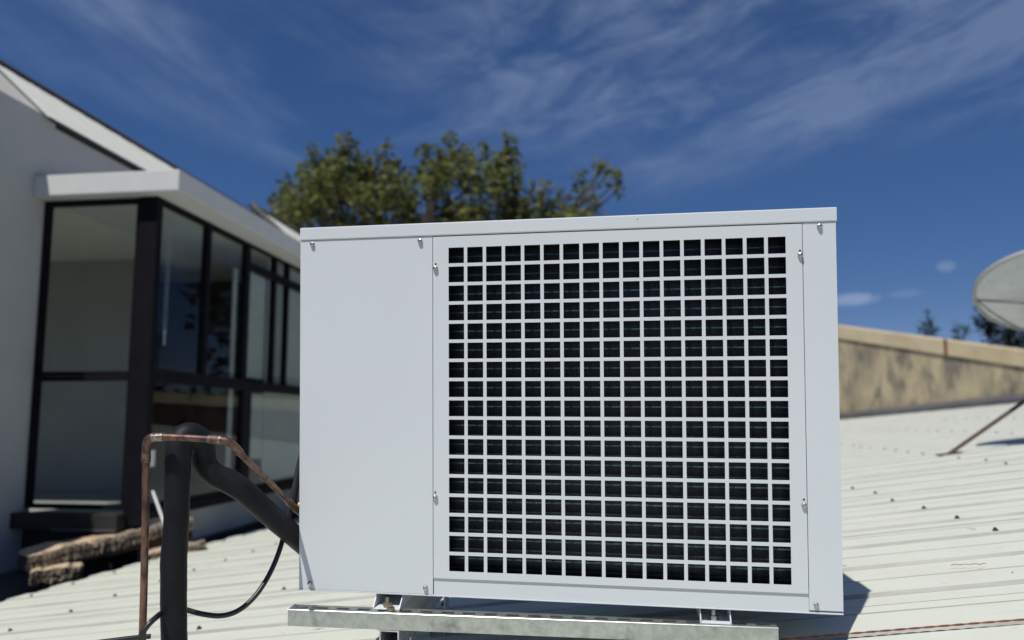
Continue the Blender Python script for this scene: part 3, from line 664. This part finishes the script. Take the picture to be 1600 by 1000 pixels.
# ------------------------------------------------------------------ slotted rails under the unit
rail = empty('support_frame', UM); tag(rail, 'galvanised slotted rail frame carrying the white unit', 'frame')
def strut(name, xa, ya, xb, yb, ztop, h=.034, w=.032, slot=.0445):
    A_ = V((xa, ya, 0)); B_ = V((xb, yb, 0)); d = (B_ - A_); Ln = d.length; ang = math.atan2(d.y, d.x)
    mb = MB(); t_ = .0024
    # top web with slots: three strips, the middle one broken into bridges
    sw = .011; so = .026; c0 = w / 2 - sw / 2
    mb.box(0, Ln, 0, c0, -t_, 0); mb.box(0, Ln, c0 + sw, w, -t_, 0)
    x = 0.0; n_ = int(Ln / slot); off = (Ln - n_ * slot) / 2 + (slot - so) / 2; prev = 0
    for k in range(n_):
        s0_ = off + k * slot; mb.box(prev, s0_, c0, c0 + sw, -t_, 0); prev = s0_ + so
    mb.box(prev, Ln, c0, c0 + sw, -t_, 0)
    mb.box(0, Ln, 0, t_, -h, -t_); mb.box(0, Ln, w - t_, w, -h, -t_)
    mb.box(0, Ln, t_, t_ + .008, -h, -h + t_); mb.box(0, Ln, w - t_ - .008, w - t_, -h, -h + t_)
    o = mb.build(name, galv, rail, bevel=0); o.matrix_local = Matrix.Translation((xa, ya, ztop)) @ Matrix.Rotation(ang, 4, 'Z'); return o
strut('front_rail', -.0055, -.0405, .977, -.006, -.0310)
strut('rear_rail', -.02, .36, .99, .39, -.0310)
edge_b = MB().tube([V((-.0055, -.0407, -.0316)), V((.977, -.0062, -.0316))], .0011, 6, sub=1).build('rolled_edge', galvbright, rail)
def boxtube(x0, x1, y0, y1, z0, z1, m=galvbright, name='cross_tube', t_=.003):
    mb = MB(); mb.box(x0, x1, y0, y1, z1 - t_, z1); mb.box(x0, x1, y0, y1, z0, z0 + t_); mb.box(x0, x0 + t_, y0, y1, z0 + t_, z1 - t_); mb.box(x1 - t_, x1, y0, y1, z0 + t_, z1 - t_)
    return mb.build(name, m, rail)
boxtube(.190, .232, -.032, .44, -.108, -.0660)
boxtube(.190, .232, .05, .092, -.22, -.1085, name='post')
boxtube(.190, .232, .34, .382, -.22, -.1085, name='post')
nb = MB(); nb.lathe([(0, .008), (.0085, .008), (.009, .007), (.009, 0)], lambda x, y, z: V((.2115 + x, -.024 + y * .9, -.0285 + z * .9)), 6); nb.lathe([(.0045, .0082), (.0045, .011), (0, .011)], lambda x, y, z: V((.2115 + x, -.024 + y, -.0285 + z)), 10)
nb.build('loose_nut', zincyel, rail, smooth=True)

# ------------------------------------------------------------------ pipework on the left
ins = MB()
leg = [(276, 1080, 1.35, .0235), (272, 985, 1.35, .0232), (271.5, 920, 1.35, .0236), (272, 870, 1.35, .0234), (276, 810, 1.35, .0228), (277.5, 760, 1.352, .0226), (278, 722, 1.355, .0232), (279, 703, 1.36, .0238), (284, 687, 1.368, .0242), (296, 679.5, 1.380, .0244), (308, 684, 1.392, .0240), (316, 696, 1.401, .0234), (319, 711, 1.405, .0228), (322, 726, 1.405, .0222), (335, 741, 1.41, .0225), (356, 751, 1.42, .0238), (380, 766, 1.43, .0232), (405, 789, 1.455, .0226), (434, 815, 1.50, .0226), (462, 839, 1.545, .0228), (486, 860, 1.60, .0228)]
ins.tube([at(x, y, d) for x, y, d, r in leg], [r for *_, r in leg], 28, sub=6, wob=.035)
tag(ins.build('insulated_pipe', blackfoam, smooth=True), 'thick black foam insulated pipe looping over into the left side of the unit', 'pipe')

cp = empty('copper_pipe', Matrix.Translation(at(222, 1000, 1.32))); tag(cp, 'thin bare copper pipe with scorched brazed elbows rising then sloping to the unit', 'pipe'); ci = cp.matrix_world.inverted()
def ct(name, pts, r, m, sub=6, wob=.02): return MB().tube([ci @ at(*p) for p in pts], r, 16, sub=sub, wob=wob).build(name, m, cp, smooth=True)
RC = .0065
ct('riser', [(218, 1090, 1.325), (223, 985, 1.32), (226.5, 850, 1.32), (228.5, 712, 1.318)], RC, copper)
ct('elbow', [(228.4, 716, 1.318), (228.8, 698, 1.317), (231.5, 688, 1.316), (237.5, 683.2, 1.315), (246, 682, 1.314)], RC * 1.18, copper)
ct('crossover', [(244, 682, 1.314), (290, 684, 1.308), (343, 687.3, 1.302)], RC * .98, copper)
ct('coupling', [(326, 686, 1.304), (345, 687.6, 1.302)], RC * 1.22, copperhot, sub=1)
ct('joint_band', [(228.3, 722, 1.318), (228.6, 708, 1.317)], RC * 1.24, copperhot, sub=1)
ct('joint_band', [(239, 682.9, 1.3145), (256, 682.3, 1.313)], RC * 1.20, solder, sub=1, wob=.1)
ct('bend', [(342, 687.3, 1.302), (354, 689.5, 1.304), (364, 695, 1.308), (373, 704, 1.315)], RC * 1.14, copper)
ct('collar', [(342.5, 687.4, 1.302), (345.5, 687.9, 1.302)], RC * 1.26, solder, sub=1)
ct('collar', [(371, 702.5, 1.313), (375.5, 707.5, 1.317)], RC * 1.24, copperhot, sub=1)
ct('sloping_run', [(372, 703.5, 1.314), (384, 717, 1.34), (420, 752, 1.43), (470, 803, 1.585)], RC * .92, copper)
ct('joint_band', [(452, 784.5, 1.53), (464, 797, 1.565)], RC * 1.15, copperhot, sub=1)

cb = MB()
pts = [(476, 690, 1.62), (466, 730, 1.60), (455, 785, 1.57), (446, 825, 1.55), (436, 862, 1.52), (420, 899, 1.49), (398, 932, 1.46), (372, 954, 1.44), (345, 962, 1.425), (315, 959, 1.415), (290, 952.5, 1.408), (270, 951, 1.395), (254, 957, 1.345), (240, 968, 1.30), (228, 981, 1.285), (220, 996, 1.28), (214, 1030, 1.28), (206, 1090, 1.30)]
cb.tube([at(*p) for p in pts], .0052, 14, sub=6)
tag(cb.build('black_cable', cablem, smooth=True), 'thin black power cable hanging in a loop behind the insulated pipe', 'cable')
rd = MB(); rd.tube([at(236, 994, 1.40), at(205, 997, 1.385), at(150, 1004, 1.36)], .0048, 10, sub=2)
tag(rd.build('black_conduit', cablem, smooth=True), 'short black conduit end lying by the foot of the copper riser', 'conduit')
cl2 = MB(); cl2.tube([at(480, 700, 1.63), at(468, 742, 1.605), at(460, 800, 1.585)], .0042, 10, sub=4)
tag(cl2.build('signal_cable', cablem, smooth=True), 'short thinner black cable tight against the left edge of the unit', 'cable')

# ------------------------------------------------------------------ broken fibre slabs by the gutter
def slab_piece(name, label, p0, p1, depth, thick, seed, rib=.022):
    rg = random.Random(seed); a, b_ = p0, p1; d = (b_ - a); Ln = d.length; d.normalize(); side = V((-d.y, d.x, 0)).normalized()
    if side.y < 0: side = -side
    root = empty(name, Matrix.Translation(a)); tag(root, label, 'board')
    body = MB(); top = MB(); n_ = int(Ln / .0075); rows = []
    for i in range(n_ + 1):
        t_ = i / n_; p = d * (Ln * t_); en = min(1, t_ * 9 + .55, (1 - t_) * 9 + .45)
        jut = .016 * (i % 2) * (.4 + abs(pnoise(V((t_ * 30, 1, seed))))) + .030 * pnoise(V((t_ * 9, seed, 0))) + rg.uniform(0, .007); jut2 = .014 * pnoise(V((t_ * 22, seed + 5, 0)))
        th = thick * (1 + .18 * pnoise(V((t_ * 5, seed, 2)))) * (.75 + .25 * en)
        h0_ = .012 * pnoise(V((t_ * 7, 3, seed)))
        rows.append([p - side * (jut * .4) + V((0, 0, h0_)), p - side * jut + V((0, 0, h0_ + th * .36)), p - side * (jut * .35 - .012) + V((0, 0, h0_ + th * .47)), p - side * (jut + jut2) + V((0, 0, h0_ + th * .58)), p - side * (jut + jut2) + V((0, 0, h0_ + th * .94)),
                     p + side * .012 + V((0, 0, th + h0_)), p + side * depth * en + V((0, 0, th * .97 + h0_)), p + side * depth * en + V((0, 0, h0_))])
    m = 8
    for i, r_ in enumerate(rows): body.v += r_
    for i in range(len(rows) - 1):
        for j in range(m): body.f.append((i * m + j, i * m + (j + 1) % m, (i + 1) * m + (j + 1) % m, (i + 1) * m + j))
    body.f += [tuple(range(m)), tuple(range(len(body.v) - m, len(body.v)))]
    body.build('fibre_core', fibrecore, root)
    fl_ = MB(); x_ = 0.0
    while x_ < Ln - .01:
        w_ = rg.uniform(.006, .016); c_ = rows[min(int(x_ / Ln * n_), n_)]; k_ = rg.random()
        for z0, z1 in ((.02, .44), (.50, .97)):
            if rg.random() < .07: continue
            e0 = thick * (z0 + rg.uniform(-.02, .05)); e1 = thick * (z1 - rg.uniform(0, .10) * (1 if k_ < .8 else 2.5)); dp = .010 + .014 * rg.random() + .012 * pnoise(V((x_ * 14, z0 * 9, seed)))
            o_ = c_[4] - d * (c_[4].dot(d)); bz = c_[0].z; of = -side * (dp + max(0, -o_.dot(side))); tl = rg.uniform(-.004, .004)
            q = [d * x_, d * (x_ + w_ * .85), d * (x_ + w_ * .85) + side * .05, d * x_ + side * .05]
            lo4 = [q[0] + of, q[1] + of * rg.uniform(.85, 1.1), q[2], q[3]]
            fl_.add([p + V((0, 0, bz + e0)) for p in lo4] + [p + d * tl + V((0, 0, bz + e1)) - side * rg.uniform(-.004, .004) for p in lo4], [(0, 3, 2, 1), (4, 5, 6, 7), (0, 1, 5, 4), (1, 2, 6, 5), (2, 3, 7, 6), (3, 0, 4, 7)])
        x_ += w_
    f_o = fl_.build('fibre_flute', fibre, root); f_o['kind'] = 'stuff'
    for i in range(0, len(rows), 5):
        r_ = rows[i]; q = rows[min(i + 5, len(rows) - 1)]; e = rg.uniform(.006, .034)
        v4 = [r_[5] - side * (e + .004), q[5] - side * (e + .004), q[6], r_[6]]; up_ = V((0, 0, .003 + rg.uniform(0, .004)))
        top.add([p + V((0, 0, .001)) for p in v4] + [p + up_ for p in v4], [(0, 3, 2, 1), (4, 5, 6, 7), (0, 1, 5, 4), (1, 2, 6, 5), (2, 3, 7, 6), (3, 0, 4, 7)])
    top.build('pale_face', fibretop, root); return root
slab_piece('fibre_slab', 'long crumbling brown fibre slab with pale torn top lying at the gutter', at(42, 893, 4.35), at(300, 842, 5.15), .30, .098, 3)
slab_piece('fibre_slab', 'short broken brown fibre piece under the left end of the long slab', at(46, 914, 4.27), at(128, 904, 4.40), .20, .078, 11)
slab_piece('fibre_slab', 'low brown fibre piece at the right end behind the black pipe', at(222, 878, 4.75), at(322, 862, 4.95), .16, .052, 17)

# ------------------------------------------------------------------ bits on the roof
ROPE_V = 1.52
cpw = MB(); n_ = 90
for ph in (0, math.pi):
    P = []
    for k in range(n_ * 4 + 1):
        t_ = k / (n_ * 4); u = .35 - 2.4 * t_; c = rp(u, 1.513 + .014 * math.sin(t_ * 5), .0030)
        P.append(c + (RV * math.cos(k * .8 + ph) + RN * math.sin(k * .8 + ph)) * .0011)
    cpw.tube(P, .0011, 5, sub=1)
tag(cpw.build('twisted_wire', redwire), 'twisted copper red wire stretched across the roof below the unit', 'wire')
sw = MB(); sw.tube([rp(-.70 - .0035 * k, 2.005 + .012 * abs(math.sin(k * .55)) - .0012 * k, .0015 - .002) + RN * .004 for k in range(22)], .0009, 5, sub=2)
tag(sw.build('copper_shaving', mat('shaving', (.28, .15, .07), .5, .4)), 'curly copper coloured metal shaving on the roof right of the unit', 'shaving')
th_ = MB(); th_.tube([rp(-.40, 1.60, -.0245), rp(-.46, 1.64, -.0245), rp(-.56, 1.665, -.0245), rp(-.72, 1.655, -.0245)], .0006, 4, sub=5)
tag(th_.build('wire_strand', redwire), 'single hair thin strand curving off the twisted wire', 'wire')
